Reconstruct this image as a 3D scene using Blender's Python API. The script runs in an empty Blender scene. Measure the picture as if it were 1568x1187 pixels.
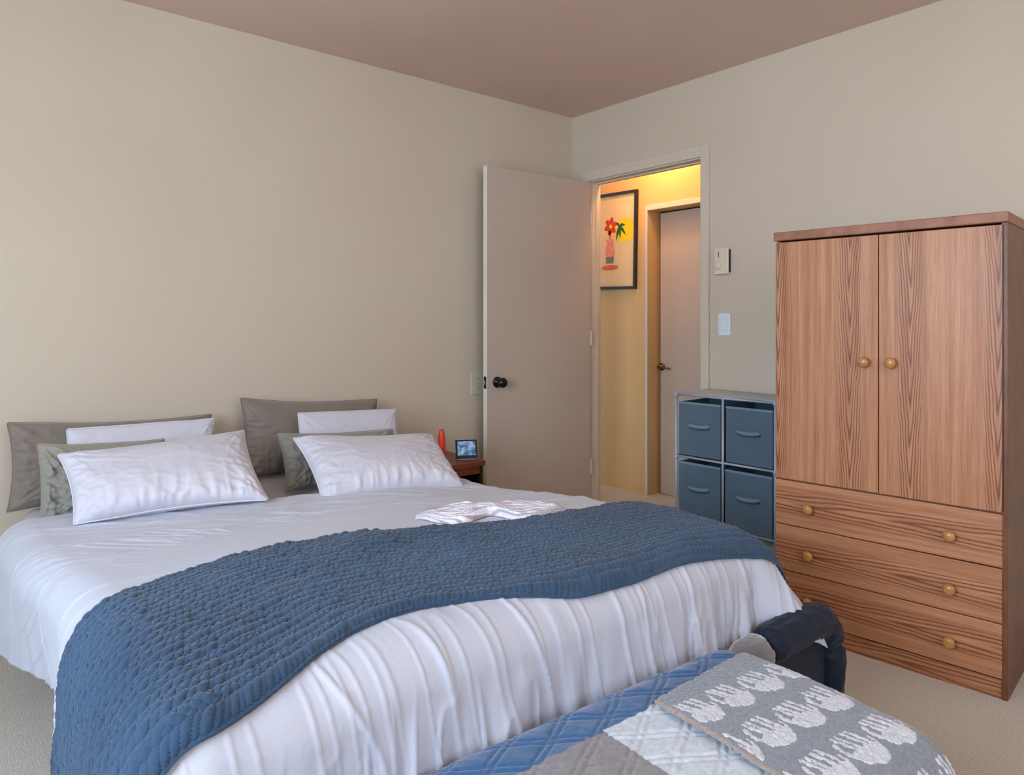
import bpy, bmesh, math, random
import numpy as np
from mathutils import Vector, Matrix
PI = math.pi
S = bpy.context.scene
C = S.collection
rad = math.radians

# ------------------------------------------------------------------ camera, light, exposure
cam_d = bpy.data.cameras.new('camera'); cam = bpy.data.objects.new('camera', cam_d); C.objects.link(cam)
cam.location = (-3.20, -3.227, 1.144); cam.rotation_euler = (PI/2, 0, rad(-39.6))
cam_d.sensor_fit = 'HORIZONTAL'; cam_d.sensor_width = 36
cam_d.lens = 1074.0/1568*36; cam_d.shift_x = 0.00287; cam_d.shift_y = -0.0628
cam_d.clip_start = 0.02
S.camera = cam
S.view_settings.view_transform = 'Standard'; S.view_settings.look = 'None'
S.view_settings.exposure = 0.0; S.view_settings.gamma = 1; S.view_settings.use_curve_mapping = False
W = bpy.data.worlds.new('world'); S.world = W; W.use_nodes = True
W.node_tree.nodes['Background'].inputs[0].default_value = (.62, .78, 1, 1)
W.node_tree.nodes['Background'].inputs[1].default_value = 1.2

def area(name, loc, rot, sx, sy, power, col, spread=None):
    l = bpy.data.lights.new(name, 'AREA'); l.shape = 'RECTANGLE'; l.size = sx; l.size_y = sy
    l.energy = power; l.color = col
    if spread: l.spread = spread
    o = bpy.data.objects.new(name, l); o.location = loc; o.rotation_euler = rot; C.objects.link(o); return o
# daylight outside the left window, and fill outside an added window behind the camera
area('daylight_left', (-4.95, -2.45, 1.50), (0, rad(-72), 0), 1.5, 1.9, 122, (.66, .82, 1))
area('fill_back', (-2.3, -4.98, 1.55), (rad(74), 0, 0), 2.2, 1.4, 30, (.92, .93, 1))
# added warm fill light behind the camera, made up, without a fixture
def point(name, loc, power, col, r):
    l = bpy.data.lights.new(name, 'POINT'); l.energy = power; l.color = col; l.shadow_soft_size = r
    o = bpy.data.objects.new(name, l); o.location = loc; C.objects.link(o); return o
point('warm_fill', (-2.6, -3.6, 2.2), 15, (1, .74, .5), .18)
point('hall_lamp', (.22, -.42, 2.33), 14, (1, .60, .27), .06)

# ------------------------------------------------------------------ helpers
def lin(c):
    return tuple(((x/255)/12.92 if x/255 <= .04045 else ((x/255+.055)/1.055)**2.4) for x in c) + (1,)
class NT:
    def __init__(s, name, rough=.6, spec=.3):
        s.m = bpy.data.materials.new(name); s.m.use_nodes = True; s.t = s.m.node_tree; s.n = s.t.nodes
        s.b = s.n['Principled BSDF']; s.b.inputs['Roughness'].default_value = rough
        s.b.inputs['Specular IOR Level'].default_value = spec
    def new(s, typ, **kw):
        n = s.n.new(typ)
        for k, v in kw.items(): setattr(n, k, v)
        return n
    def set(s, sock, v):
        if hasattr(v, 'is_output') or isinstance(v, bpy.types.NodeSocket): s.t.links.new(v, sock)
        else: sock.default_value = v
    def coord(s, k='Object', scale=(1, 1, 1), rot=(0, 0, 0)):
        tc = s.new('ShaderNodeTexCoord'); mp = s.new('ShaderNodeMapping')
        mp.inputs['Scale'].default_value = scale; mp.inputs['Rotation'].default_value = rot
        s.t.links.new(tc.outputs[k], mp.inputs[0]); return mp.outputs[0]
    def noise(s, vec, sc, det=4, rough=.55, dist=0, out='Fac'):
        n = s.new('ShaderNodeTexNoise'); s.t.links.new(vec, n.inputs['Vector'])
        n.inputs['Scale'].default_value = sc; n.inputs['Detail'].default_value = det
        n.inputs['Roughness'].default_value = rough; n.inputs['Distortion'].default_value = dist
        return n.outputs[out]
    def math(s, op, a, b=0.0, c=0.0):
        n = s.new('ShaderNodeMath', operation=op)
        s.set(n.inputs[0], a); s.set(n.inputs[1], b); s.set(n.inputs[2], c); return n.outputs[0]
    def ramp(s, fac, stops):
        n = s.new('ShaderNodeValToRGB'); e = n.color_ramp.elements
        while len(e) < len(stops): e.new(.5)
        for i, (p, c) in enumerate(stops): e[i].position = p; e[i].color = lin(c) if max(c) > 1.01 else (*c, 1)
        s.t.links.new(fac, n.inputs[0]); return n.outputs[0]
    def mix(s, fac, a, b, bt='MIX'):
        n = s.new('ShaderNodeMix', data_type='RGBA', blend_type=bt)
        s.set(n.inputs[0], fac); s.set(n.inputs[6], a); s.set(n.inputs[7], b); return n.outputs[2]
    def bump(s, h, strength=.3, dist=.01, prev=None):
        n = s.new('ShaderNodeBump'); n.inputs['Strength'].default_value = strength; n.inputs['Distance'].default_value = dist
        s.t.links.new(h, n.inputs['Height'])
        if prev: s.t.links.new(prev, n.inputs['Normal'])
        s.t.links.new(n.outputs[0], s.b.inputs['Normal']); return n.outputs[0]
    def col(s, v): s.set(s.b.inputs['Base Color'], v)

def plain(name, c, rough=.5, metal=0, spec=.4, var=.06, sc=6, bump=0, bsc=200):
    m = NT(name, rough, spec); m.b.inputs['Metallic'].default_value = metal
    v = m.coord(); f = m.noise(v, sc, 3)
    a = tuple(max(0, min(255, x*(1-var))) for x in c); b = tuple(max(0, min(255, x*(1+var))) for x in c)
    m.col(m.ramp(f, [(.3, a), (.7, b)]))
    if bump: m.bump(m.noise(v, bsc, 3), bump, .003)
    return m.m

def wallpaint(name, c1, c2):
    m = NT(name, .62, .25); v = m.coord()
    m.col(m.ramp(m.noise(v, .9, 2), [(.35, c1), (.65, c2)]))
    m.bump(m.noise(v, 90, 3), .12, .004, m.bump(m.noise(v, 3, 2), .12, .02))
    return m.m
M = {}
M['wall'] = wallpaint('wall_paint', (208, 194, 174), (212, 200, 181))
M['ceiling'] = wallpaint('ceiling_paint', (218, 190, 176), (223, 197, 183))
M['door'] = wallpaint('door_paint', (192, 178, 164), (197, 184, 170))
M['trim'] = wallpaint('trim_paint', (212, 200, 182), (218, 206, 188))
M['door_lit'] = plain('door_edge_lit_paint', (235, 230, 212), .4, var=.02)  # door paint lightened to put window light on the leading edge
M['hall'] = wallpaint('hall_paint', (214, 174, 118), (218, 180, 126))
M['plastic'] = plain('almond_plastic', (226, 212, 190), .4, var=.02)
M['white_plastic'] = plain('white_plastic', (225, 236, 245), .35, var=.02)
M['plate'] = plain('cream_plate', (205, 200, 178), .45, var=.02)
M['dark_plastic'] = plain('dark_plastic', (40, 46, 52), .35)
M['black_metal'] = plain('black_metal', (22, 20, 24), .22, metal=.3, spec=.6)
M['brass'] = plain('aged_brass', (120, 88, 48), .3, metal=.9)
M['steel'] = plain('latch_steel', (190, 190, 190), .3, metal=.9)
M['gray_metal'] = plain('powdercoated_metal', (168, 182, 196), .4, metal=.1)
M['void'] = plain('dark_wood_shade', (38, 18, 14), .5)  # dark wood, near black to paint shade inside the nightstand
M['orange'] = plain('orange_plastic', (226, 70, 38), .35, var=.03)
M['dark_red'] = plain('dark_red_rubber', (120, 30, 22), .5)
M['knob'] = plain('oak_knob', (178, 128, 72), .28, spec=.6, var=.1, sc=40)
M['purple'] = plain('purple_fabric', (140, 84, 150), .8)
M['paper'] = plain('art_paper', (228, 198, 146), .7, var=.02)
M['ink_yellow'] = plain('ink_yellow', (245, 205, 20), .7, var=.03)
M['ink_red'] = plain('ink_red', (215, 55, 40), .7, var=.05)
M['ink_orange'] = plain('ink_orange', (232, 105, 40), .7, var=.08)
M['ink_pink'] = plain('ink_pink', (240, 140, 120), .7, var=.1, sc=60)
M['ink_green'] = plain('ink_green', (40, 95, 40), .7, var=.1)
M['ink_gray'] = plain('ink_gray', (125, 122, 110), .7)
M['ink_black'] = plain('ink_black', (50, 42, 45), .7)
M['frame'] = plain('black_frame', (44, 34, 34), .35)

def cloth(name, c1, c2, rough=.75, sheen=.3, bs=.25, weave=900, big=0):
    m = NT(name, rough, .25); v = m.coord()
    m.b.inputs['Sheen Weight'].default_value = sheen
    m.col(m.ramp(m.noise(v, 3, 4), [(.3, c1), (.7, c2)]))
    p = m.bump(m.noise(v, 60, 4, .6), bs, .004)
    m.bump(m.noise(v, weave, 2), .12, .001, p)
    return m.m
M['white_cotton'] = cloth('white_cotton', (205, 205, 216), (214, 213, 222), .7, .2, .2)
M['duvet'] = cloth('duvet_cotton', (188, 193, 207), (197, 201, 213), .62, .2, .22)
M['sheet'] = cloth('sheet_cotton', (178, 176, 190), (188, 184, 196), .8)
M['taupe'] = cloth('taupe_satin', (128, 118, 108), (138, 128, 117), .5, .3, .3)
M['sage'] = cloth('sage_satin', (142, 140, 130), (154, 151, 139), .5, .3, .45)
M['gauze'] = cloth('striped_gauze', (214, 206, 216), (226, 220, 228), .8)
M['navy'] = cloth('navy_velvet', (10, 24, 42), (16, 34, 54), .6, .08, .4)
M['fur'] = cloth('grey_plush', (70, 66, 68), (134, 128, 126), .95, .8, 1, 300)
M['bin'] = cloth('slate_canvas', (84, 104, 122), (94, 114, 130), .85, .1, .25, 500)
M['bin_edge'] = cloth('slate_binding', (112, 140, 156), (120, 146, 160), .8, .1, .2, 500)
M['knit'] = cloth('navy_knit', (42, 66, 92), (56, 84, 112), .9, .2, .5, 350)
M['box_spring'] = cloth('grey_ticking', (110, 106, 108), (120, 116, 118), .9)

m = NT('carpet', .95, .1); v = m.coord()
f = m.noise(v, 260, 3, .7); g = m.noise(v, 1.3, 3)
m.col(m.mix(.35, m.ramp(f, [(.35, (168, 156, 144)), (.65, (250, 242, 228))]), m.ramp(g, [(.3, (206, 194, 178)), (.7, (222, 211, 195))])))
m.bump(f, .8, .008); m.b.inputs['Sheen Weight'].default_value = .3
M['carpet'] = m.m

def oak(name, horizontal):
    m = NT(name, .38, .35)
    tc = m.new('ShaderNodeTexCoord'); sp = m.new('ShaderNodeSeparateXYZ'); m.t.links.new(tc.outputs['Object'], sp.inputs[0])
    X, Y, Z = sp.outputs
    if horizontal: across, along = Z, X
    else: across, along = X, Z
    cmb = m.new('ShaderNodeCombineXYZ'); m.set(cmb.inputs[0], m.math('MULTIPLY', across, 9)); m.set(cmb.inputs[1], m.math('MULTIPLY', along, 3.0)); m.set(cmb.inputs[2], m.math('MULTIPLY', Y, 2))
    warp = m.noise(cmb.outputs[0], 1, 3)
    acw = m.math('ADD', across, m.math('MULTIPLY', m.math('SUBTRACT', warp, .5), .030))
    # distance from the heart of each sawn board
    if horizontal: cs = [.02, .150, .305, .482]
    else: cs = [-.35, -.095, .093, .335]
    d = None
    for c in cs:
        a = m.math('ABSOLUTE', m.math('SUBTRACT', acw, c)); d = a if d is None else m.math('MINIMUM', d, a)
    a_ = .095 if not horizontal else .05
    zz = m.math('MULTIPLY', m.math('ADD', along, .62 if not horizontal else .9), a_)
    r = m.math('SUBTRACT', m.math('SQRT', m.math('ADD', m.math('MULTIPLY', m.math('MULTIPLY', d, d), 2.6 if not horizontal else 1.6), 0.00006)), zz)
    ring = m.math('SINE', m.math('MULTIPLY', r, 500 if not horizontal else 420))
    near = m.math('SUBTRACT', 1, m.math('MULTIPLY', d, 24 if not horizontal else 22)); near = m.math('MAXIMUM', near, 0.0)
    near = m.math('MINIMUM', m.math('MULTIPLY', near, 3.5), 1)
    band = m.math('MULTIPLY', m.math('POWER', m.math('MULTIPLY_ADD', ring, .5, .5), 2.2), near)
    c2 = m.new('ShaderNodeCombineXYZ'); m.set(c2.inputs[0], m.math('MULTIPLY', across, 420)); m.set(c2.inputs[1], m.math('MULTIPLY', along, 9)); m.set(c2.inputs[2], m.math('MULTIPLY', Y, 30))
    fine = m.noise(c2.outputs[0], 1, 3, .7)
    c3 = m.new('ShaderNodeCombineXYZ'); m.set(c3.inputs[0], m.math('MULTIPLY', across, 55)); m.set(c3.inputs[1], m.math('MULTIPLY', along, 1.2)); m.set(c3.inputs[2], m.math('MULTIPLY', Y, 5))
    broad = m.noise(c3.outputs[0], 1, 2, .6)
    base = m.ramp(broad, [(.3, (170, 112, 78)), (.7, (200, 148, 110))])
    base = m.mix(m.math('MULTIPLY', m.math('SUBTRACT', fine, .42), 1.7), base, lin((132, 82, 54)))
    base = m.mix(m.math('MULTIPLY', band, .85), base, lin((112, 62, 38)))
    m.col(base); m.bump(fine, .12, .001)
    return m.m
M['oakV'] = oak('oak_grain_upright', False); M['oakH'] = oak('oak_grain_level', True)
M['oak_edge'] = plain('oak_edge_band', (150, 100, 78), .45, var=.1, sc=30)
M['cherry'] = plain('cherry_wood', (128, 66, 44), .35, var=.15, sc=14)
M['oak_shaded'] = plain('shaded_oak_panel', (112, 70, 46), .4, var=.12, sc=12)  # oak darkened so the right side panel holds its shade

m = NT('window_glass', .02, .5); tr = m.new('ShaderNodeBsdfTransparent'); gl = m.new('ShaderNodeBsdfGlossy'); gl.inputs['Roughness'].default_value = .02
mx = m.new('ShaderNodeMixShader'); mx.inputs[0].default_value = .06
m.t.links.new(tr.outputs[0], mx.inputs[1]); m.t.links.new(gl.outputs[0], mx.inputs[2]); m.t.links.new(mx.outputs[0], m.n['Material Output'].inputs[0])
M['glass'] = m.m
m = NT('lit_screen', .2, .5); v = m.coord()
c = m.ramp(m.noise(v, 45, 2), [(.4, (70, 120, 185)), (.62, (190, 220, 250))])
m.col(lin((20, 30, 50))); m.set(m.b.inputs['Emission Color'], c); m.b.inputs['Emission Strength'].default_value = .55
M['screen'] = m.m
def attr_mat(name, rough=.85, sheen=.4, nb=120):
    m = NT(name, rough, .2); a = m.new('ShaderNodeAttribute', attribute_name='Dye')
    v = m.coord(); m.b.inputs['Sheen Weight'].default_value = sheen
    f = m.noise(v, 90, 4, .7)
    m.col(m.mix(.5, a.outputs['Color'], m.ramp(f, [(.3, (178, 178, 178)), (.7, (255, 255, 255))]), 'MULTIPLY'))
    m.bump(m.noise(v, nb, 4, .65), .35, .004)
    return m.m
M['striped'] = attr_mat('striped_gauze_dye', .85, .2, 60); M['dyed_quilt'] = attr_mat('dyed_quilt'); M['dyed_throw'] = attr_mat('knitted_throw', .9, .5, 260)

def obj(name, bm, mat, parent=None, smooth=False, bevel=0, loc=None, seg=2):
    me = bpy.data.meshes.new(name)
    if isinstance(bm, bmesh.types.BMesh):
        bmesh.ops.recalc_face_normals(bm, faces=bm.faces[:]); bm.to_mesh(me); bm.free()
    else:
        me.from_pydata(bm[0], [], bm[1]); me.update()
    for mm in (mat if isinstance(mat, (list, tuple)) else [mat]): me.materials.append(mm if not isinstance(mm, str) else M[mm])
    o = bpy.data.objects.new(name, me); C.objects.link(o)
    if parent: o.parent = parent
    if loc: o.location = loc
    if smooth:
        me.polygons.foreach_set('use_smooth', [True]*len(me.polygons))
    if bevel:
        b = o.modifiers.new('bevel', 'BEVEL'); b.width = bevel; b.segments = seg; b.limit_method = 'ANGLE'; b.angle_limit = rad(40)
    return o
def tag(o, label=None, cat=None, group=None, kind=None):
    if label: o['label'] = label
    if cat: o['category'] = cat
    if group: o['group'] = group
    if kind: o['kind'] = kind
    return o
def thing(name, label, cat, loc=(0, 0, 0), rz=0, group=None):
    o = bpy.data.objects.new(name, None); C.objects.link(o); o.location = loc; o.rotation_euler = (0, 0, rz); o.empty_display_size = .1
    return tag(o, label, cat, group)
def struct(name, bm, m, label=None, cat=None, parent=None, **k):
    o = obj(name, bm, m, parent, **k)
    if not parent: tag(o, label, cat, None, 'structure')
    return o
def B(*boxes):
    bm = bmesh.new()
    for (x0, y0, z0, x1, y1, z1) in boxes:
        r = bmesh.ops.create_cube(bm, size=1)
        bmesh.ops.scale(bm, verts=r['verts'], vec=(abs(x1-x0), abs(y1-y0), abs(z1-z0)))
        bmesh.ops.translate(bm, verts=r['verts'], vec=((x0+x1)/2, (y0+y1)/2, (z0+z1)/2))
    return bm
def cyl(p0, p1, r0, r1=None, n=16, bm=None, caps=True):
    bm = bm or bmesh.new(); p0 = Vector(p0); p1 = Vector(p1); d = p1-p0; r1 = r0 if r1 is None else r1
    r = bmesh.ops.create_cone(bm, cap_ends=caps, segments=n, radius1=r0, radius2=r1, depth=d.length)
    q = d.to_track_quat('Z', 'Y').to_matrix().to_4x4()
    bmesh.ops.transform(bm, matrix=Matrix.Translation((p0+p1)/2) @ q, verts=r['verts'])
    return bm
def lathe(prof, axis='Z', loc=(0, 0, 0), n=24, bm=None):
    bm = bm or bmesh.new(); rings = []
    R_ = {'Z': Matrix.Identity(3), 'Y': Matrix.Rotation(PI/2, 3, 'X'), 'X': Matrix.Rotation(-PI/2, 3, 'Y')}[axis]
    for r, h in prof:
        if r < 1e-6: rings.append([bm.verts.new(R_ @ Vector((0, 0, h)) + Vector(loc))])
        else: rings.append([bm.verts.new(R_ @ Vector((r*math.cos(2*PI*i/n), r*math.sin(2*PI*i/n), h)) + Vector(loc)) for i in range(n)])
    for a, b in zip(rings, rings[1:]):
        for i in range(n):
            j = (i+1) % n
            vs = [a[i % len(a)], a[j % len(a)], b[j % len(b)], b[i % len(b)]]
            u = []
            for x in vs:
                if x not in u: u.append(x)
            if len(u) > 2: bm.faces.new(u)
    return bm
def tube(pts, rads, n=12, bm=None, flat=1.0):
    bm = bm or bmesh.new(); pts = [Vector(p) for p in pts]; rings = []
    if not hasattr(rads, '__len__'): rads = [rads]*len(pts)
    up = Vector((0, 0, 1))
    for i, p in enumerate(pts):
        t = (pts[min(i+1, len(pts)-1)]-pts[max(i-1, 0)]).normalized()
        a = t.cross(up)
        if a.length < .2: a = t.cross(Vector((0, 1, 0)))
        a.normalize(); b = t.cross(a).normalized()
        rings.append([bm.verts.new(p + rads[i]*(math.cos(2*PI*k/n)*a + flat*math.sin(2*PI*k/n)*b)) for k in range(n)])
    for A, Bq in zip(rings, rings[1:]):
        for k in range(n): bm.faces.new((A[k], A[(k+1) % n], Bq[(k+1) % n], Bq[k]))
    bm.faces.new(rings[0]); bm.faces.new(rings[-1][::-1])
    return bm

def lc(*c): return np.array(lin(c)[:3])
# vectorised noise for cloth shapes
_rng = np.random.RandomState(7); _perm = _rng.rand(256, 256)
def vnoise(x, y, seed=0):
    x = np.asarray(x, float) + seed*17.3; y = np.asarray(y, float) + seed*9.7
    xi = np.floor(x).astype(int); yi = np.floor(y).astype(int); fx = x-xi; fy = y-yi
    fx = fx*fx*fx*(fx*(fx*6-15)+10); fy = fy*fy*fy*(fy*(fy*6-15)+10)
    g = lambda a, b: _perm[a % 256, b % 256]
    return ((g(xi, yi)*(1-fx)+g(xi+1, yi)*fx)*(1-fy)+(g(xi, yi+1)*(1-fx)+g(xi+1, yi+1)*fx)*fy)*2-1
def fbm(x, y, o=3, seed=0):
    r = 0; a = 1; t = 0
    for k in range(o): r = r+a*vnoise(x*2**k, y*2**k, seed+k*3); t += a; a *= .5
    return r/t
def ridge(x, y, o=2, seed=0, k=2.5):
    return np.clip(1-np.abs(fbm(x, y, o, seed))*1.6, 0, 1)**k
def sst(x, a, b):
    t = np.clip((x-a)/(b-a), 0, 1); return t*t*(3-2*t)
def grid_mesh(P):     # P: (n, m, 3)
    n, m_, _ = P.shape; idx = np.arange(n*m_).reshape(n, m_)
    f = np.stack([idx[:-1, :-1], idx[1:, :-1], idx[1:, 1:], idx[:-1, 1:]], -1).reshape(-1, 4)
    return P.reshape(-1, 3).tolist(), f.tolist()
def normals(P):
    du = np.gradient(P, axis=0); dv = np.gradient(P, axis=1); N = np.cross(du, dv)
    N /= np.linalg.norm(N, axis=2, keepdims=True)+1e-12; return N
def solid(o, t, off=-1):
    s = o.modifiers.new('thickness', 'SOLIDIFY'); s.thickness = t; s.offset = off; return o
def dye(o, cols):
    a = o.data.color_attributes.new('Dye', 'FLOAT_COLOR', 'POINT')
    a.data.foreach_set('color', np.concatenate([cols, np.ones((len(cols), 1))], 1).astype(np.float32).ravel())

# ------------------------------------------------------------------ the room
H = 2.468; XL = -4.85; YB = -4.85
struct('floor', B((XL-.1, YB-.1, -.1, .75, 1.1, 0)), 'carpet', 'beige grey carpet over the room and hallway', 'floor')
struct('ceiling', B((XL-.1, YB-.1, H, .75, 1.1, H+.1)), 'ceiling', 'dusky mauve brown painted ceiling', 'ceiling')
struct('wall_front', B((XL-.1, 0, 0, 0, .11, H)), 'wall', 'bare beige wall behind the bed', 'wall')
DY0, DY1, DZ = -.152, -.983, 2.037; TW = .09
struct('wall_right', B((0, DY0, 0, TW, .11, H), (0, YB, 0, TW, DY1, H), (0, DY1, DZ, TW, DY0, H)), 'wall', 'beige wall with the open doorway and the wardrobe', 'wall')
def window_wall(name, axis, pos, a0, a1, z0, z1, lo, hi, lab):
    t = .12
    if axis == 'x': bx = lambda u0, u1, w0, w1: (pos-t, u0, w0, pos, u1, w1)
    else: bx = lambda u0, u1, w0, w1: (u0, pos-t, w0, u1, pos, w1)
    struct(name, B(bx(lo, a0, 0, H), bx(a1, hi, 0, H), bx(a0, a1, 0, z0), bx(a0, a1, z1, H)), 'wall', lab, 'wall')
window_wall('wall_left', 'x', XL+.1, -3.45, -1.45, .75, 2.2, YB, .11, 'beige wall with a window, out of the frame on the left')
window_wall('wall_back', 'y', YB+.1, -3.5, -1.1, .85, 2.2, XL, .09, 'beige wall with an added window, behind the camera')
def window(n, axis, pos, a0, a1, z0, z1):
    f = .05
    if axis == 'x':
        bx = lambda u0, u1, w0, w1, d=.04: (pos-d, u0, w0, pos+d, u1, w1)
    else:
        bx = lambda u0, u1, w0, w1, d=.04: (u0, pos-d, w0, u1, pos+d, w1)
    mid = (a0+a1)/2
    w = struct('window_%d' % n, B(bx(a0, a0+f, z0, z1), bx(a1-f, a1, z0, z1), bx(a0, a1, z0, z0+f), bx(a0, a1, z1-f, z1), bx(mid-.025, mid+.025, z0, z1)), 'trim', 'unseen white framed two-light window', 'window')
    struct('window_pane', B(bx(a0+f, a1-f, z0+f, z1-f, .003)), 'glass', parent=w)
window(1, 'x', XL+.04, -3.45, -1.45, .75, 2.2)
window(2, 'y', YB+.04, -3.5, -1.1, .85, 2.2)  # added back window, made up to let in fill light
# hallway beyond the door
HX = .48
RY0, RY1, RZ = -.228, -.95, 1.89         # closed hall door opening
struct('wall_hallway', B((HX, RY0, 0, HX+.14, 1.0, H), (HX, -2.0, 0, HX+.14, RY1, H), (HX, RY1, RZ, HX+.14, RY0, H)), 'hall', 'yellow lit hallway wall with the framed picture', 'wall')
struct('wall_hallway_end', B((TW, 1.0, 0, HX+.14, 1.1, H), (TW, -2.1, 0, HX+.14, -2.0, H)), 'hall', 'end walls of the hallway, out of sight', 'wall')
# door frame of the room
tr1 = struct('trim_1', B((-.012, DY1-.05, 0, 0, DY1, DZ+.062), (-.012, DY1, DZ, 0, -.10, DZ+.062), (-.012, DY0, 0, 0, -.10, DZ)), 'trim', 'flat painted casing around the open doorway', 'trim', bevel=.003)
jm = struct('trim_2', B((0.0, DY0-.010, 0, TW, DY0, DZ), (0.0, DY1, 0, TW, DY1+.010, DZ), (0, DY1, DZ-.008, TW, DY0, DZ)), 'trim', 'door jamb lining the open doorway', 'trim', bevel=.002)
struct('door_stop', B((.045, DY0-.016, 0, .075, DY0-.010, DZ-.008), (.045, DY1+.010, 0, .075, DY1+.016, DZ-.008), (.045, DY1+.010, DZ-.018, .075, DY0-.010, DZ-.008)), 'trim', parent=jm, bevel=.002)
sp = struct('strike_plate', B((.012, DY1+.010, .78, .036, DY1+.0115, .85)), 'brass', parent=jm)
# hall door frame and closed door
struct('trim_3', B((HX-.012, RY0, 0, HX, RY0+.02, RZ+.035), (HX-.012, RY1-.05, 0, HX, RY1, RZ+.035), (HX-.012, RY1, RZ, HX, RY0, RZ+.035)), 'trim', 'casing around the closed hallway door', 'trim', bevel=.003)
hd = struct('door_2', B((HX+.10, RY1+.004, .008, HX+.135, RY0-.022, RZ-.010)), 'door', 'closed pale flush door across the hallway', 'door', bevel=.002)
struct('gap_shade', B((HX+.125, RY0-.024, .0, HX+.139, RY0, RZ), (HX+.125, RY1, RZ-.012, HX+.139, RY0, RZ)), 'black_metal', parent=hd)  # black strips put in the door gap to stand for its darkness
ly, lz = -.262, .852; lx = HX+.10
struct('rosette', lathe([(0, 0), (.026, 0), (.026, .004), (.018, .010), (.012, .012), (.010, .04), (0, .04)], 'X', (lx, ly, lz)), 'brass', parent=hd, smooth=True, bevel=0)
struct('lever_handle', tube([(lx-.035, ly, lz), (lx-.045, ly-.012, lz), (lx-.046, ly-.05, lz-.001), (lx-.044, ly-.095, lz-.006)], [.009, .009, .007, .006], 10), 'brass', parent=hd, smooth=True)
# open door of the room, swung back towards the bed wall
hinge = (0.0-.008, -.140)
dd = struct('door_1', B((-.795, -.035, .012, -.004, 0, DZ-.012)), 'door', 'open cream flush door swung back against the bed wall', 'door', bevel=.0015)
dd.location = (hinge[0], hinge[1], 0); dd.rotation_euler = (0, 0, rad(-2.6))
struct('door_edge', B((-.7965, -.034, .013, -.795, -.001, DZ-.013)), 'door_lit', parent=dd)
kx, kz = -.725, .812
struct('door_knob', lathe([(0, 0), (.032, 0), (.032, .004), (.027, .010), (.014, .013), (.012, .028), (.020, .036), (.028, .046), (.029, .056), (.023, .066), (.012, .070), (0, .071)], 'Y', (kx, -.035, kz)), 'black_metal', parent=dd, smooth=True)
struct('latch_plate', B((-.798, -.029, kz-.034, -.7965, -.006, kz+.034)), 'black_metal', parent=dd)
struct('latch_bolt', B((-.806, -.024, kz-.012, -.798, -.011, kz+.012)), 'steel', parent=dd, bevel=.002)
for hz in (.25, 1.05, 1.80):
    struct('hinge', cyl((-.002, -.038, hz-.045), (-.002, -.038, hz+.045), .006, n=10), 'trim', parent=dd)
# skirting
struct('baseboard_front', B((XL+.1, -.012, 0, -.0, 0, .08)), 'trim', 'painted skirting along the bed wall', 'baseboard', bevel=.003)
struct('baseboard_right', B((-.012, YB+.1, 0, 0, DY1-.05, .08)), 'trim', 'painted skirting along the door wall', 'baseboard', bevel=.003)

# ------------------------------------------------------------------ things on the walls
t = thing('thermostat', 'small almond wall thermostat with round dial beside the doorway', 'thermostat', (0, -1.119, 1.467))
obj('housing', B((-.026, -.043, -.068, 0, .043, .068)), 'plastic', t, bevel=.004)
obj('side_vent', B((-.022, -.0445, -.058, -.006, -.043, .058)), 'dark_plastic', t)
obj('dial', lathe([(0, 0), (.021, 0), (.021, .006), (.018, .008), (0, .009)], 'X', (-.026, .018, -.022)), 'plastic', t, smooth=True)
obj('pointer', B((-.0275, .012, .02, -.026, .016, .05)), 'dark_plastic', t)
t = thing('light_switch', 'white rocker light switch below the thermostat', 'switch', (0, -1.125, 1.138))
obj('cover_plate', B((-.006, -.036, -.058, 0, .036, .058)), 'white_plastic', t, bevel=.003)
obj('rocker', B((-.010, -.017, -.034, -.006, .017, .034)), 'white_plastic', t, bevel=.002)
t = thing('blank_wall_plate', 'cream blank cover plate on the wall behind the open door edge', 'wall plate', (-.765, 0, .797))
obj('cover_plate', B((-.049, -.007, -.064, .049, 0, .064)), 'plate', t, bevel=.003)
obj('screw', lathe([(0, 0), (.004, 0), (.004, .0015), (0, .002)], 'Y', (0, -.007, .03), 10), 'steel', t)
obj('screw', lathe([(0, 0), (.004, 0), (.004, .0015), (0, .002)], 'Y', (0, -.007, -.03), 10), 'steel', t)

# framed picture in the hallway: local x = along the wall to the viewer's right, z up
t = thing('framed_picture', 'black framed print with a yellow sun and palm on the hallway wall', 'picture', (HX-.001, .12, 1.715), rad(-90))
t.rotation_euler = (0, rad(1.2), rad(-90))
fw, fh, fb = .262, .335, .020
def ib(x0, z0, x1, z1, d0, d1): return (x0, -d1, z0, x1, -d0, z1)
obj('frame', B(ib(-fw, -fh, -fw+fb, fh, 0, .024), ib(fw-fb, -fh, fw, fh, 0, .024), ib(-fw+fb, -fh, fw-fb, -fh+fb, 0, .024), ib(-fw+fb, fh-fb, fw-fb, fh, 0, .024)), 'frame', t, bevel=.002)
obj('backing_board', B(ib(-fw+.01, -fh+.01, fw-.01, fh-.01, .002, .008)), 'paper', t)
bm = bmesh.new()
def flat(pts, mi, d):
    vs = [bm.verts.new((x, -d, z)) for x, z in pts]
    f = bm.faces.new(vs); f.material_index = mi
def ell(cx, cz, rx, rz, a=0, n=28): return [(cx+rx*math.cos(q)*math.cos(a)-rz*math.sin(q)*math.sin(a), cz+rx*math.cos(q)*math.sin(a)+rz*math.sin(q)*math.cos(a)) for q in [2*PI*i/n for i in range(n)]]
flat(ell(.150, .072, .088, .085), 0, .0085)
for k_ in range(6):          # red blossom of six round petals
    q_ = k_*PI/3+.3; flat(ell(.022+.030*math.cos(q_), .105+.034*math.sin(q_), .030, .019, q_), 1, .0089+.00005*k_)
flat(ell(.022, .105, .013, .014), 0, .0093)
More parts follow.
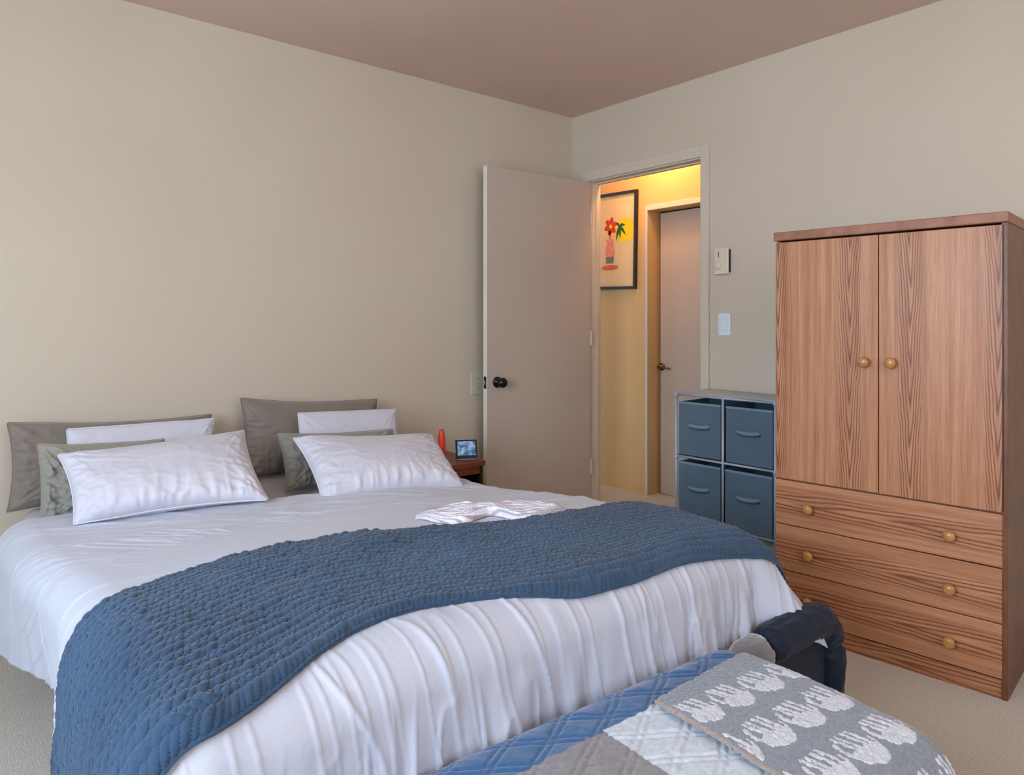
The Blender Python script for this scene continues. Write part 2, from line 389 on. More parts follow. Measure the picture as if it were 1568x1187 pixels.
for (ax, az, L, w_) in ((.10, .10, .075, .5), (.10, .10, .085, -.55), (.10, .10, .09, -1.9), (.10, .10, .07, -1.35), (.10, .10, .07, 2.1)):
    n_ = 10; up_ = []; dn = []
    for i in range(n_+1):
        s_ = i/n_; x = ax+L*s_*math.cos(w_); z = az+L*s_*math.sin(w_)-.035*s_*s_; h_ = .011*math.sin(PI*min(1, s_+.12))
        up_.append((x-h_*math.sin(w_), z+h_*math.cos(w_))); dn.append((x+h_*math.sin(w_), z-h_*math.cos(w_)))
    flat(up_+dn[::-1], 4, .0094+.0001*abs(w_))
flat([(.008, .075), (.024, .075), (.026, .0), (.012, .0)], 2, .0091)
flat([(-.018, .015), (.055, .015), (.048, -.02), (.064, -.065), (.056, -.110), (-.018, -.110), (-.028, -.065), (-.012, -.02)], 3, .0094)
flat([(-.020, -.108), (.058, -.108), (.052, -.152), (-.014, -.152)], 5, .0096)
flat(ell(.020, -.182, .078, .018), 2, .0097)
obj('print', bm, ['ink_yellow', 'ink_red', 'ink_orange', 'ink_pink', 'ink_green', 'ink_gray', 'ink_black'], t)

# ------------------------------------------------------------------ wardrobe (local x to viewer's right, y into it, z up)
ang = rad(-90+5.4)
p0 = Vector((-.689, -2.555, 0)); dirl = Vector((-math.sin(rad(5.4)), math.cos(rad(5.4)), 0))
WW = .72; ctr = p0+dirl*(WW/2)
t = thing('wardrobe', 'tall oak grain wardrobe with two doors over three drawers', 'wardrobe', tuple(ctr), ang)
w2 = WW/2; DP = .42
def wb(*bs, **k): return B(*bs)
obj('side_panel', B((-w2, .018, 0, -w2+.016, DP, 1.45)), 'oakV', t, bevel=.001)
obj('side_panel', B((w2-.016, .0, 0, w2, DP, 1.45)), 'oak_shaded', t, bevel=.001)
obj('back_panel', B((-w2+.016, DP-.006, .06, w2-.016, DP, 1.45)), 'oak_shaded', t)
obj('top_board', B((-w2-.002, -.012, 1.45, w2+.004, DP, 1.482)), 'oak_edge', t, bevel=.003)
obj('shelf', B((-w2+.016, .02, .556, w2-.016, DP-.006, .572)), 'oak_edge', t)
obj('plinth', B((-w2, .003, 0, w2-.016, .018, .058)), 'oakH', t)
xm = -.002
for (a, b, kx_) in ((-w2+.001, xm-.0015, -.044), (xm+.0015, w2-.008, .040)):
    d = obj('door', B((a, 0, .568, b, .016, 1.444)), 'oakV', t, bevel=.0015)
    obj('knob', lathe([(0, 0), (.009, 0), (.008, .010), (.013, .014), (.0185, .020), (.0175, .028), (.010, .032), (0, .033)], 'Y', (kx_, 0, 1.011)), 'knob', d, smooth=True)
for (z0, z1) in ((.399, .562), (.230, .396), (.062, .227)):
    d = obj('drawer', B((-w2+.001, 0, z0+.001, w2-.010, .016, z1)), 'oakH', t, bevel=.0015)
    for kx_ in (-.232, .210):
        obj('knob', lathe([(0, 0), (.009, 0), (.008, .010), (.013, .014), (.0185, .020), (.0175, .028), (.010, .032), (0, .033)], 'Y', (kx_, 0, (z0+z1)/2-.008)), 'knob', d, smooth=True)

# ------------------------------------------------------------------ fabric drawer unit between door and wardrobe
t = thing('fabric_drawer_unit', 'metal framed unit with slate blue fabric drawers left of the wardrobe', 'drawer unit', (-.165, -1.31, 0), rad(-90+2))
ux, uy = .262, .14   # half width, half depth ; local x right, y back
topz = .792
for sx in (-1, 1):
    for sy in (-1, 1):
        obj('post', cyl((sx*ux, sy*uy, 0), (sx*ux, sy*uy, topz), .0065, n=10), 'gray_metal', t, smooth=True)
obj('middle_post', cyl((0.0, -uy, .17), (0.0, -uy, topz), .0065, n=10), 'gray_metal', t, smooth=True)
for z in (topz-.004, .482, .172):
    for sy in (-1, 1):
        obj('rail', cyl((-ux, sy*uy, z), (ux, sy*uy, z), .0055, n=8), 'gray_metal', t, smooth=True)
    for sx in (-1, 1):
        obj('rail', cyl((sx*ux, -uy, z), (sx*ux, uy, z), .0055, n=8), 'gray_metal', t, smooth=True)
for sx in (-1, 1):
    for z in (topz, .482):
        obj('corner_joint', cyl((sx*ux, -uy, z-.018), (sx*ux, -uy, z+.002), .010, n=10), 'gray_metal', t, smooth=True)
obj('top_panel', B((-ux, -uy, topz+.002, ux, uy, topz+.006)), 'gray_metal', t, bevel=.001)
obj('shelf_panel', B((-ux, -uy+.01, .486, ux, uy, .489)), 'dark_plastic', t)
obj('shelf_panel', B((-ux, -uy+.01, .176, ux, uy, .179)), 'dark_plastic', t)
for (bx, bz, sk) in ((-.131, .492, 0), (.131, .490, 0), (-.131, .181, .004), (.131, .179, .006)):
    hw = .117; hh = .262 if bz > .4 else .276
    # open-topped canvas box, wall by wall
    d = obj('fabric_drawer', B((bx-hw, -.138-sk, bz, bx+hw, -.132-sk, bz+hh), (bx-hw, .12, bz, bx+hw, .126, bz+hh), (bx-hw, -.132-sk, bz, bx-hw+.005, .12, bz+hh), (bx+hw-.005, -.132-sk, bz, bx+hw, .12, bz+hh), (bx-hw, -.132-sk, bz, bx+hw, .12, bz+.005)), 'bin', t, bevel=.002)
    obj('binding', B((bx-hw-.001, -.140-sk, bz+hh-.010, bx+hw+.001, -.131-sk, bz+hh+.001)), 'bin_edge', d, bevel=.002)
    pts = [(bx-.060, -.139-sk, bz+hh*.58), (bx-.052, -.150-sk, bz+hh*.575), (bx-.03, -.157-sk, bz+hh*.565), (bx, -.159-sk, bz+hh*.56), (bx+.03, -.157-sk, bz+hh*.565), (bx+.052, -.150-sk, bz+hh*.575), (bx+.060, -.139-sk, bz+hh*.58)]
    bm = bmesh.new(); prev = None
    for (x, y, z) in pts:
        q = [bm.verts.new((x, y, z-.012)), bm.verts.new((x, y-.002, z)), bm.verts.new((x, y, z+.012)), bm.verts.new((x, y+.002, z))]
        if prev:
            for k in range(4): bm.faces.new((prev[k], prev[(k+1) % 4], q[(k+1) % 4], q[k]))
        prev = q
    obj('handle', bm, 'bin_edge', d, smooth=True)

# ------------------------------------------------------------------ nightstand, bottle, clock display
t = thing('nightstand', 'small reddish brown nightstand between bed and open door', 'nightstand', (-1.23, -.22, 0))
obj('top_board', B((-.21, -.20, .425, .20, .20, .45)), 'cherry', t, bevel=.004)
for sx in (-1, 1):
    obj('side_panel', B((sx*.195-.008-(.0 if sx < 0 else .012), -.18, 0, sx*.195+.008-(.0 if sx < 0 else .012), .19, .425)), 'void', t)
obj('apron', B((-.187, -.182, .385, .175, -.168, .425)), 'cherry', t, bevel=.002)
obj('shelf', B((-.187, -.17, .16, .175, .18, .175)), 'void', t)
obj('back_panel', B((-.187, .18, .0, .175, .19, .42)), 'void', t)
t = thing('tapered_bottle', 'slim orange red tapered bottle with dark ring on the nightstand', 'bottle', (-1.245, -.34, .4505))
obj('body', lathe([(0, .040), (.017, .040), (.019, .048), (.0195, .10), (.017, .135), (.012, .160), (.009, .168), (0, .170)]), 'orange', t, smooth=True)
obj('ring', lathe([(0, .034), (.0205, .034), (.0205, .041), (0, .041)]), 'dark_red', t)
obj('base', lathe([(0, 0), (.018, 0), (.020, .004), (.0185, .034), (0, .034)]), 'orange', t, smooth=True)
t = thing('clock_display', 'small black tilted display with glowing blue screen on the nightstand', 'smart display', (-1.085, -.33, .4505), rad(-30))
t.scale = (1.2, 1.2, 1.12)
bm = B((-.046, -.006, 0, .046, .006, .088)); bmesh.ops.rotate(bm, verts=bm.verts, cent=(0, 0, 0), matrix=Matrix.Rotation(rad(-28), 3, 'X'))
bmesh.ops.translate(bm, verts=bm.verts, vec=(0, -.012, .004))
obj('casing', bm, 'dark_plastic', t, bevel=.003)
bm = B((-.038, -.0075, .014, .038, -.006, .079)); bmesh.ops.rotate(bm, verts=bm.verts, cent=(0, 0, 0), matrix=Matrix.Rotation(rad(-28), 3, 'X'))
bmesh.ops.translate(bm, verts=bm.verts, vec=(0, -.012, .004))
obj('screen', bm, 'screen', t)
bm = bmesh.new()
vs = [bm.verts.new(v) for v in ((-.04, -.012, 0), (.04, -.012, 0), (.04, .045, 0), (-.04, .045, 0), (-.04, .024, .066), (.04, .024, .066))]
for f in ((0, 1, 2, 3), (0, 1, 5, 4), (2, 3, 4, 5), (0, 3, 4), (1, 2, 5)): bm.faces.new([vs[i] for i in f])
obj('stand', bm, 'gray_metal', t)

# ------------------------------------------------------------------ bed
EL, ER, EF, RR = -3.03, -1.43, -2.185, .085     # outer edges of the dressed bed and the roundness of the edge
xl, xr, yf = EL+RR, ER-RR, EF+RR
def ztop(x, y):
    z = .488 + .065*sst(-y, .7, 1.8)
    z = z + .012*np.exp(-((x+2.25)/.7)**2)
    z = z - .018*sst(x, -1.9, -1.45)*(1-sst(-y, 1.0, 2.0))
    return z + .010*fbm(x*2.2+3, y*2.2, 2, 5)
def drape(s, tt, wr=1.0):
    cx_ = np.clip(s, xl, xr); cy = np.maximum(tt, yf)
    dx = s-cx_; dy = tt-cy
    hyp = np.sqrt(dx**2+dy**2)+1e-9; d = (np.abs(dx)**3+np.abs(dy)**3)**(1/3)
    nx = dx/hyp; ny = dy/hyp
    thm = rad(84); th = np.minimum(d/RR, thm); rest = np.maximum(d-RR*thm, 0)
    hor = RR*np.sin(th)+rest*math.cos(thm); ver = RR*(1-np.cos(th))+rest*math.sin(thm)
    amp = wr*.027*sst(ver, .03, .26)
    fx = cx_+nx*.1; fy = cy+ny*.1
    q_ = fx+fy*.7
    fold = vnoise(q_*13+.35*fbm(fx*4, ver*4, 2, 3), ver*2.0, 2)*.55+vnoise(q_*29+ver*3, ver*2.6, 8)*.40+ridge(q_*19+1.5*ver, ver*3, 1, 6, 4)*.5-.15
    left = sst(-nx, .3, 1)
    hor = hor-left*rest*.10
    amp = amp*(1-.55*left)
    # skirt flares out at the far foot corner, tucks in on the near side
    right = sst(nx, .0, .8)*sst(-cy, 1.2, 2.1)
    hor = hor+right*ver*.60-left*ver*.14*sst(-cy, .55, 1.2)*(1-1.6*sst(-cy, 1.2, 1.6))
    X = cx_+nx*(hor+amp*fold); Y = cy+ny*(hor+amp*fold)
    Z = ztop(cx_, cy)-ver
    X = X+.068*sst(-Y, .45, 1.5)*sst(-X, 2.3, 2.95)
    return np.stack([X, Y, Z], -1)
def creases(s, tt):
    a = rad(-32); u = s*math.cos(a)+tt*math.sin(a); v_ = -s*math.sin(a)+tt*math.cos(a)
    topm = sst(tt, -2.0, -1.7)
    w_ = ridge(v_*6+fbm(s*3, tt*3, 2, 4)*.5, u*1.4, 1, 11, 4)*.0045*topm
    w_ = w_+ridge(v_*15+fbm(s*3, tt*3, 1, 14)*.5, u*2.4, 1, 17, 5)*.0022*topm
    # fine pleats running up the foot side from the hem
    ft = sst(-tt, 1.98, 2.2)
    w_ = w_+ridge(s*13+tt*2.0+.5*vnoise(s*4, tt*4, 9), tt*1.6, 1, 21, 5)*.0065*ft
    w_ = w_+ridge(s*30+tt*4, tt*2.6, 1, 27, 3)*.0032*sst(-tt, 1.9, 2.2)
    # creases from the near edge towards the middle
    w_ = w_+ridge(tt*14+s*2, s*1.5, 1, 31, 5)*.003*sst(-s, 2.2, 2.75)*topm
    # puckers below the pillows
    w_ = w_+ridge(s*24+tt*17, tt*4.5, 1, 41, 3)*.005*np.exp(-((tt+1.02)/.13)**2)
    return w_
bed = thing('bed', 'wide bed against the beige wall, its pale sheet showing at the head', 'bed', (-2.2, -1.1, 0))
def rel(bm, v): bmesh.ops.translate(bm, verts=bm.verts, vec=v); return bm
obj('box_base', B((-.66, -.94, .02, .68, 1.04, .26)), 'box_spring', bed, bevel=.02)
mt = obj('mattress', B((-.735, -1.0, .262, .71, 1.05, .455)), 'sheet', bed, bevel=.05, seg=5, smooth=True)
# duvet
n, m_ = 520, 560
hU = np.linspace(0, 1, n)[:, None]; hV = np.linspace(0, 1, m_)[None, :]
t0x = lambda s: -.47-.28*sst(s, -2.85, -2.3)-.05*sst(s, -2.0, -1.5)
sref = np.linspace(-3.45, -1.15, n)[:, None]
tv0 = t0x(sref); tt = tv0+(yf-.285-tv0)*hV
Ll = .37-.04*sst(-tt, .6, 1.3)+.01*fbm(tt*3, tt*0, 2); Lr = .26+.02*fbm(tt*5, tt*0+2, 2)
s = (xl-Ll)+(xr+Lr-(xl-Ll))*hU+0*tt
P = drape(s, tt); N = normals(drape(s, tt, 0))
if N[n//2, m_//2, 2] < 0: N = -N
cr = creases(s, tt)
P = P+N*(cr[..., None]+.014)
# head edge of the duvet curls down onto the sheet
P[..., 2] -= .030*(1-sst(hV+0*hU, 0, .022))
DV = obj('duvet', grid_mesh(P), 'duvet', smooth=True)
solid(DV, .003, -1); tag(DV, 'pale lavender grey duvet with pleated wrinkles hanging over the bed', 'duvet')

# knitted blanket across the foot
def interp(x, xs, ys): return np.interp(x, xs, ys)
up_x = [-3.5, -3.0, -2.83, -2.60, -2.38, -2.14, -1.97, -1.74, -1.56, -1.48, -1.40, -1.2]
up_y = [-1.68, -1.60, -1.53, -1.51, -1.53, -1.61, -1.70, -1.735, -1.755, -1.79, -1.86, -1.96]
lo_x = [-3.5, -3.0, -2.88, -2.65, -2.50, -2.34, -2.15, -1.95, -1.77, -1.62, -1.45, -1.2]
lo_y = [-2.24, -2.17, -2.15, -2.075, -2.065, -2.10, -2.16, -2.165, -2.16, -2.175, -2.20, -2.21]
n, m_ = 900, 300
hU = np.linspace(0, 1, n)[:, None]; hV = np.linspace(0, 1, m_)[None, :]
s = (xl-.43)+(xr+.20-(xl-.43))*hU
smo = lambda xs, ys: np.convolve(np.pad(interp(s[:, 0], xs, ys), 25, 'edge'), np.ones(51)/51, 'valid')[:, None]
tu = smo(up_x, up_y); tl = smo(lo_x, lo_y)
tt = tu+(tl-tu)*hV; s = s+0*tt
P = drape(s, tt, .5); N = normals(drape(s, tt, 0))
if N[n//2, m_//2, 2] < 0: N = -N
yarc = (hV+0*hU)*.63; xarc = s+.0
colw = .0270; rowh = .0135                    # chunky stitches: leaning strands in columns
q = (yarc+.008*fbm(s*4, tt*4, 2, 3))/colw; ci = np.floor(q); fq = q-ci
r_ = xarc/rowh+np.where(ci % 2 == 0, 1, -1)*(fq-.5)*1.35+ci*.37
fr = r_-np.floor(r_)
k = (np.clip(np.sin(PI*fr), 0, 1)**.7)*(np.clip(np.sin(PI*fq), 0, 1)**.6)
k = k*(.78+.3*vnoise(np.floor(r_)*3.1, ci*5.7, 3))+.10*np.sin((xarc/rowh*.6+yarc/colw)*PI*3.0)
edge = np.minimum(np.minimum(hV, 1-hV)*.63, np.minimum(hU, 1-hU)*2.0)
body = sst(edge, 0, .012)
lump = .022*np.exp(-((s+2.33)/.12)**2-((tt+1.66)/.07)**2)+.010*fbm(s*5, tt*5, 2, 12)*body
off = .018+(.003+.0092*k)*body+np.maximum(lump, -.004)
off = off+.010*np.maximum(creases(s, tt)/.006-.8, 0)*0
P = P+N*off[..., None]
BK = obj('knit_blanket', grid_mesh(P), 'knit', smooth=True)
solid(BK, .011, -1); tag(BK, 'chunky navy blue knitted blanket laid across the foot of the bed', 'blanket')

# pillows: four corners in space, plump between them
def pillow(name, corners, T, mat, label, seed, wr=.010, conc=.05, group=None, sag=.0, edgewr=1.0, flange=0):
    BL, BR, TR, TL = [np.array(c, float) for c in corners]
    n = 96; m_ = 64
    u = np.linspace(-1, 1, n)[:, None]+np.zeros((1, m_)); v = np.linspace(-1, 1, m_)[None, :]+np.zeros((n, 1))
    uu = u*(1-conc*(1-v**2)*np.abs(u)**2*.9); vv = v*(1-conc*1.5*(1-u**2)*np.abs(v)**2)
    vv = vv+.03*(1-u**2)*vnoise(u*1.5, u*0+.5, seed)*np.abs(v)
    a = (uu+1)/2; b = (vv+1)/2
    base = ((1-a)*(1-b))[..., None]*BL+(a*(1-b))[..., None]*BR+(a*b)[..., None]*TR+((1-a)*b)[..., None]*TL
    nrm = np.cross(BR-BL, TL-BL); nrm /= np.linalg.norm(nrm)     # towards the viewer (-Y)
    prof = np.clip((1-np.abs(u)**3.0)*(1-np.abs(v)**2.4), 0, 1)**.55
    belly = 1+.22*(-v)*(1-u**2)
    h = T/2*prof*belly
    L = np.linalg.norm(BR-BL); Hh = np.linalg.norm(TL-BL)
    w_ = 0
    for (cu, cv) in ((-1, -1), (1, -1), (1, 1), (-1, 1)):
        du = (u-cu)*L/2; dv_ = (v-cv)*Hh/2; rr = np.sqrt(du**2+dv_**2); an = np.arctan2(dv_, du)
        w_ = w_+np.exp(-rr/.085)*ridge(an*3.4+cu*3+cv*5, rr*6, 2, seed+3, 2.5)*wr*1.3
    eb = np.exp(-(v+1)*Hh/2/.05)*ridge(u*L*17, v*1.2, 2, seed+8, 2)*wr*1.5       # puckers along the lower seam
    es = (np.exp(-(u+1)*L/2/.06)+np.exp(-(1-u)*L/2/.06))*ridge(v*Hh*20+u*3, u*3, 2, seed+9, 2)*wr*1.2*edgewr
    gen = ridge(u*2.2+v*1.6, v*2.2-u*1.1, 2, seed+13, 7)*wr*.22+vnoise(u*1.6, v*1.6, seed+15)*wr*.5
    w_ = (w_+eb+es+gen)*np.clip(prof*2.2, 0, 1)
    front = base+nrm*(h+w_)[..., None]; back = base-nrm*(h*.85+.4*w_)[..., None]
    rimx = np.clip(prof*6, 0, 1)[..., None]
    verts = np.concatenate([front.reshape(-1, 3), back.reshape(-1, 3)])
    idx = np.arange(n*m_).reshape(n, m_)
    f1 = np.stack([idx[:-1, :-1], idx[1:, :-1], idx[1:, 1:], idx[:-1, 1:]], -1).reshape(-1, 4)
    f2 = f1[:, ::-1]+n*m_
    cen = base.mean((0, 1)); cen[2] = min(BL[2], BR[2])
    me = bmesh.new()
    vs = [me.verts.new(p-cen) for p in verts]
    for f in np.concatenate([f1, f2]): me.faces.new([vs[i] for i in f])
    bmesh.ops.remove_doubles(me, verts=me.verts, dist=.0006)
    o = obj(name, me, mat, smooth=True, loc=tuple(cen))
    # piping along the seam
    bd = [base[i, 0] for i in range(n)]+[base[-1, j] for j in range(1, m_)]+[base[i, -1] for i in range(n-2, -1, -1)]+[base[0, j] for j in range(m_-2, 0, -1)]
    bd = bd[::2]; bd.append(bd[0])
    obj('seam', tube([p-cen for p in bd], .0028, 6), mat, o, smooth=True)
    tag(o, label, 'pillow', group)
    return o
pillow('pillow', [(-2.985, -.15, .468), (-2.29, -.15, .468), (-2.262, -.085, .752), (-2.981, -.085, .781)], .11, 'taupe', 'dark taupe pillow against the wall at the left, behind the other pillows', 1, .016, .055)
pillow('pillow', [(-2.82, -.315, .468), (-2.32, -.315, .468), (-2.306, -.255, .757), (-2.816, -.255, .761)], .085, 'white_cotton', 'slim white pillow showing over the left sage pillow', 2, .007, .02)
pillow('pillow', [(-2.915, -.43, .468), (-2.51, -.43, .468), (-2.516, -.36, .708), (-2.915, -.36, .733)], .09, 'sage', 'crinkled sage grey pillow behind the large left white pillow', 3, .016, .05, edgewr=1.6)
pillow('pillow', [(-2.855, -.70, .522), (-2.30, -.84, .536), (-2.253, -.46, .726), (-2.874, -.50, .712)], .15, 'white_cotton', 'large plump white pillow at the front left of the bed', 4, .013, .06)
pillow('pillow', [(-2.165, -.15, .468), (-1.47, -.15, .468), (-1.466, -.09, .763), (-2.142, -.09, .815)], .11, 'taupe', 'tall dark taupe pillow against the wall at the right side', 5, .016, .06)
pillow('pillow', [(-1.965, -.34, .468), (-1.475, -.34, .468), (-1.466, -.27, .729), (-1.955, -.27, .751)], .085, 'white_cotton', 'slim white pillow leaning on the tall right taupe pillow', 6, .007, .02)
pillow('pillow', [(-2.10, -.50, .468), (-1.57, -.50, .468), (-1.55, -.39, .655), (-2.093, -.39, .69)], .09, 'sage', 'crinkled sage grey pillow behind the front right white pillow', 7, .016, .05, edgewr=1.6)
pillow('pillow', [(-2.115, -.87, .505), (-1.565, -.97, .500), (-1.465, -.60, .643), (-2.09, -.54, .690)], .15, 'white_cotton', 'plump white pillow at the front right, nearest the nightstand', 8, .013, .06)

# gathered gauzy cloth lying near the blanket edge
n, m_ = 420, 240
u = np.linspace(-1, 1, n)[:, None]+np.zeros((1, m_)); v = np.linspace(-1, 1, m_)[None, :]+np.zeros((n, 1))
wx = .225; waist = .30+.70*sst(np.abs(u), 0, .40); tip = 1-sst(np.abs(u), .50, 1.0)*.78
ax = np.array([.82, -.57]); ay = np.array([.57, .82])       # long axis, cross axis in plan
hw = .125*waist*tip
x = -1.895+ax[0]*wx*u+ay[0]*hw*v; y = -1.562+ax[1]*wx*u+ay[1]*hw*v
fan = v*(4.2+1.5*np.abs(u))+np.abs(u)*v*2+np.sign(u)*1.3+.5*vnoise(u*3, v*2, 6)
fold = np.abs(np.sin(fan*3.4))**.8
hgt = (.004+.024*fold*(.45+.55*np.exp(-(u/.4)**2))+.004*vnoise(u*6, v*5, 9))*np.clip((1-v**2)*4, 0, 1)**.6*np.clip((1-u**2)*4, 0, 1)
base = (drape(x, y)+0)[..., 2]+.018
P = np.stack([x, y, base+hgt+.002], -1)
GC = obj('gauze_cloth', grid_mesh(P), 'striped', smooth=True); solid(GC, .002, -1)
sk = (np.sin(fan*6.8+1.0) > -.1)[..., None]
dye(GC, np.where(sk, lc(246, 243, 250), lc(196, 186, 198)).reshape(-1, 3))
tag(GC, 'crumpled white gauzy cloth with fine folds, gathered in the middle, on the duvet', 'cloth')
cx_, cy_ = -1.895, -1.562; cz = float(drape(np.array([[cx_]]), np.array([[cy_]]))[0, 0, 2])+.03
obj('tie', tube([(cx_-.055, cy_+.075, cz-.004), (cx_-.02, cy_+.03, cz+.016), (cx_+.006, cy_, cz+.020), (cx_+.012, cy_-.035, cz+.012), (cx_+.02, cy_-.055, cz-.004)], [.006, .007, .009, .007, .005], 8, flat=.5), 'white_cotton', GC, smooth=True)

# ------------------------------------------------------------------ bench with quilt and throw
BX, BY, BR_ = -2.345, -2.485, rad(-3.6)
BW, BD, BH = .580, .265, .384            # half width, half depth, top of the cushion
t = thing('bench', 'low padded bench at the foot of the bed, hidden under quilt and throw', 'bench', (BX, BY, 0), BR_)
obj('seat', B((-BW+.02, -BD+.02, .26, BW-.02, BD-.045, BH)), 'sheet', t, bevel=.03, seg=4)
obj('seat_frame', B((-BW+.035, -BD+.035, .20, BW-.035, BD-.035, .259)), 'void', t)
for sx in (-1, 1):
    for sy in (-1, 1):
        obj('leg', cyl((sx*(BW-.09), sy*(BD-.08), 0), (sx*(BW-.09), sy*(BD-.08), .20), .018, .025, 12), 'void', t, smooth=True)
def bench_drape(x, y, lift, r=.07, rc=.0, amp=.006, seed=0):
    a0, b0 = BW-r+.005, BD-r+.005
    cx_ = np.clip(x, -a0, a0); cy = np.clip(y, -b0, b0); dx = x-cx_; dy = y-cy
    hyp = np.sqrt(dx**2+dy**2)+1e-9; d = hyp
    thm = rad(82); th = np.minimum(d/r, thm); rest = np.maximum(d-r*thm, 0)
    hor = r*np.sin(th)+rest*math.cos(thm)+amp*sst(rest, 0, .1)*fbm(x*9, y*9, 2, seed)
    ver = r*(1-np.cos(th))+rest*math.sin(thm)
    Z = BH+lift+.012*(1-(x/BW)**2*.5)*(1-(y/BD)**2)-ver+.004*fbm(x*4, y*4, 2, seed)
    return np.stack([cx_+dx/hyp*hor, cy+dy/hyp*hor, Z], -1)
# quilt: blue ground, white and grey patches, stitched lattice
n, m_ = 560, 330
x = np.linspace(-BW-.26, BW+.20, n)[:, None]+np.zeros((1, m_)); y = np.linspace(-BD-.24, BD+.16, m_)[None, :]+np.zeros((n, 1))
P = bench_drape(x, y, .008); N = normals(P)
if N[n//2, m_//2, 2] < 0: N = -N
def tri(q): return np.abs((q % 1)-.5)*2
wob2 = .003*vnoise(x*20, y*20, 5)
a = (x*.62+y+wob2)/.085; b = (x*.62-y-wob2)/.085
l1 = np.minimum(tri(a+.5), tri(a+.5+.20)); l2 = np.minimum(tri(b+.5), tri(b+.5+.20))
st = np.minimum(l1, l2); puff = sst(st, 0, .16)*.0030+.0016*fbm(x*40, y*40, 2, 4)+.002*fbm(x*12, y*12, 2, 14)
P = P+N*puff[..., None]
col = np.zeros((n, m_, 3))+lc(52, 98, 146)
# patch edges in bench coordinates
def halfplane(x0, y0, x1, y1): return (x-x0)*(y1-y0)-(y-y0)*(x1-x0)
wob = .004*fbm(x*12, y*12, 2, 8)
inw = (y+wob < .160-.0*(x)) & (halfplane(.115, .165, .085, -.28) < 0)
ing = (y+wob < .160+(x+.02)*0) & (x < .115)
col[:] = lc(50, 96, 145)
white = (y+wob < .140) & (x+wob > .080)
grey = (y+wob < .132) & (x+wob <= .080) & (x > -.42)
col[white] = lc(205, 214, 224); col[grey] = lc(138, 134, 136)
Q = obj('quilt', grid_mesh(P), 'dyed_quilt', smooth=True, loc=(BX, BY, 0)); Q.rotation_euler = (0, 0, BR_)
dye(Q, col.reshape(-1, 3)); solid(Q, .006, -1)
tag(Q, 'blue lattice stitched quilt with white and grey patches over the bench', 'quilt')
# throw with rows of little white elephants
n, m_ = 460, 620
hU = np.linspace(0, 1, n)[:, None]; hV = np.linspace(0, 1, m_)[None, :]
y = (.148-.52*hV)+0*hU
ledge = .205+.012*fbm(y*5, y*0, 2, 3)-.005*(y)
x = ledge+(BW+.20-ledge)*hU
y = y+(hU-.35)*.055*(hV < 2)
P = bench_drape(x, y, .021, .08, seed=4); N = normals(P)
if N[n//2, m_//2, 2] < 0: N = -N
pit, rowp = .0955, .1120
ytop = .106
jr = np.floor((ytop-y)/rowp); fy = ((ytop-y) % rowp)
ox = (x-.010+np.where(jr % 3 == 0, 0, .044)); ce = np.floor(ox/pit); ex = ox-(ce+.5)*pit; ey = rowp*.5-fy   # ey up = towards the bed
ex = ex+.006; ey = ey
def el(cx, cy, rx, ry, an=0):
    c_, s_ = math.cos(an), math.sin(an); X = (ex-cx)*c_+(ey-cy)*s_; Y = -(ex-cx)*s_+(ey-cy)*c_
    return (X/rx)**2+(Y/ry)**2 < 1
def stroke(pts, w_):
    m = np.zeros_like(ex, bool)
    for (x0, y0), (x1, y1) in zip(pts, pts[1:]):
        dx, dy = x1-x0, y1-y0; L2 = dx*dx+dy*dy; tq = np.clip(((ex-x0)*dx+(ey-y0)*dy)/L2, 0, 1)
        m |= (ex-x0-tq*dx)**2+(ey-y0-tq*dy)**2 < w_*w_
    return m
img = el(.008, -.020, .027, .019)|el(-.017, -.016, .016, .015)|el(.030, -.014, .010, .008, .5)
for lx0, lx1 in ((-.006, -.020), (.004, -.008), (.020, .010), (.030, .024)):
    img |= stroke([(lx0, -.012), (lx1+.004, .012), (lx1-.004, .037)], .0027)
img |= stroke([(-.024, -.016), (-.036, -.006), (-.040, .010), (-.036, .024)], .0032)
img |= stroke([(.036, -.012), (.043, -.004), (.042, .008)], .0016)
earl = stroke([(-.014, -.030), (-.008, -.020), (-.012, -.008), (-.020, -.006)], .0012)
img &= ~earl
bord = hU*np.ones_like(y)*1.0
dx_ = (x-ledge)
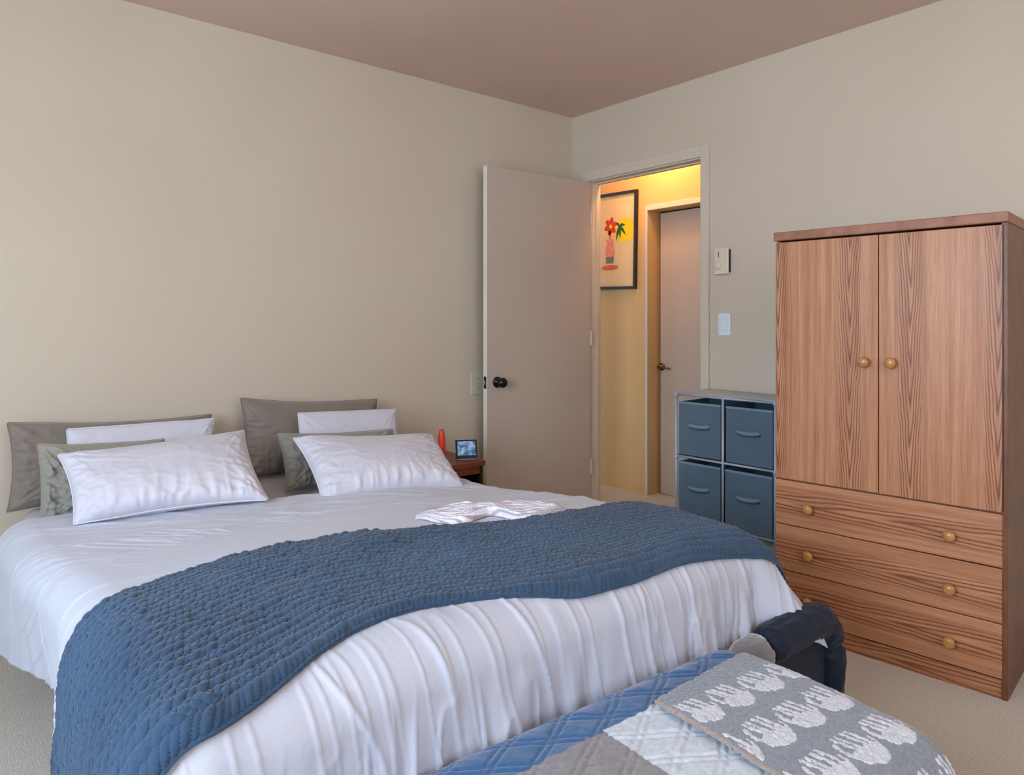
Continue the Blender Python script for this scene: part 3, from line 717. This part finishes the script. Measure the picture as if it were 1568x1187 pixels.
img &= (dx_ > .012) & (jr >= 0)
k = .0010*vnoise(x*260, y*260, 3)+np.where(img, .0008, 0)
P = P+N*k[..., None]
col = np.where(img[..., None], lc(212, 216, 222), lc(132, 140, 150))
hem = (dx_ < .006)
col = np.where(hem[..., None], lc(168, 150, 142), col)
TH = obj('elephant_throw', grid_mesh(P), 'dyed_throw', smooth=True, loc=(BX, BY, 0)); TH.rotation_euler = (0, 0, BR_)
dye(TH, col.reshape(-1, 3)); solid(TH, .007, -1)
tag(TH, 'grey throw patterned with rows of white elephants over the right bench end', 'throw')

# ------------------------------------------------------------------ velvety cushion with a rolled rim between bed and bench
t = thing('arched_cushion', 'dark navy velvety cushion with a thick rolled rim at the far foot corner', 'cushion', (-1.492, -2.270, 0))
pts = [(.262, .005, z) for z in (0.045, .10, .16, .21)]
for k_ in range(1, 9):
    a_ = k_/9*PI/2; pts.append((.262-.115*(1-math.cos(a_)), .005*(1-k_/9), .21+.115*math.sin(a_)))
pts += [(x_, 0, .326) for x_ in (.10, .04, -.03, -.10)]
tx = bpy.data.textures.new('folds', 'CLOUDS'); tx.noise_scale = .025; tx.noise_depth = 3
def soft(o_, st_):
    ss = o_.modifiers.new('smooth', 'SUBSURF'); ss.levels = 2; ss.render_levels = 2
    dm = o_.modifiers.new('folds', 'DISPLACE'); dm.texture = tx; dm.strength = st_; dm.mid_level = .5; dm.texture_coords = 'LOCAL'
soft(obj('rolled_rim', tube(pts, [.036, .046, .049, .050]+[.050]*8+[.048]*4, 28), 'navy', t, smooth=True), .014)
ip = obj('inner_panel', B((-.24, -.01, .012, .262, .05, .322)), 'navy', t, bevel=.02, seg=4, smooth=True)
g = obj('plush_end', tube([(-.09, 0, .326), (-.14, -.002, .322), (-.19, -.006, .30), (-.225, -.012, .265), (-.235, -.015, .21), (-.235, -.015, .12), (-.235, -.015, .04)], [.048, .049, .048, .046, .045, .042, .034], 24), 'fur', t, smooth=True)
g['label'] = 'grey plush end'; soft(g, .014)
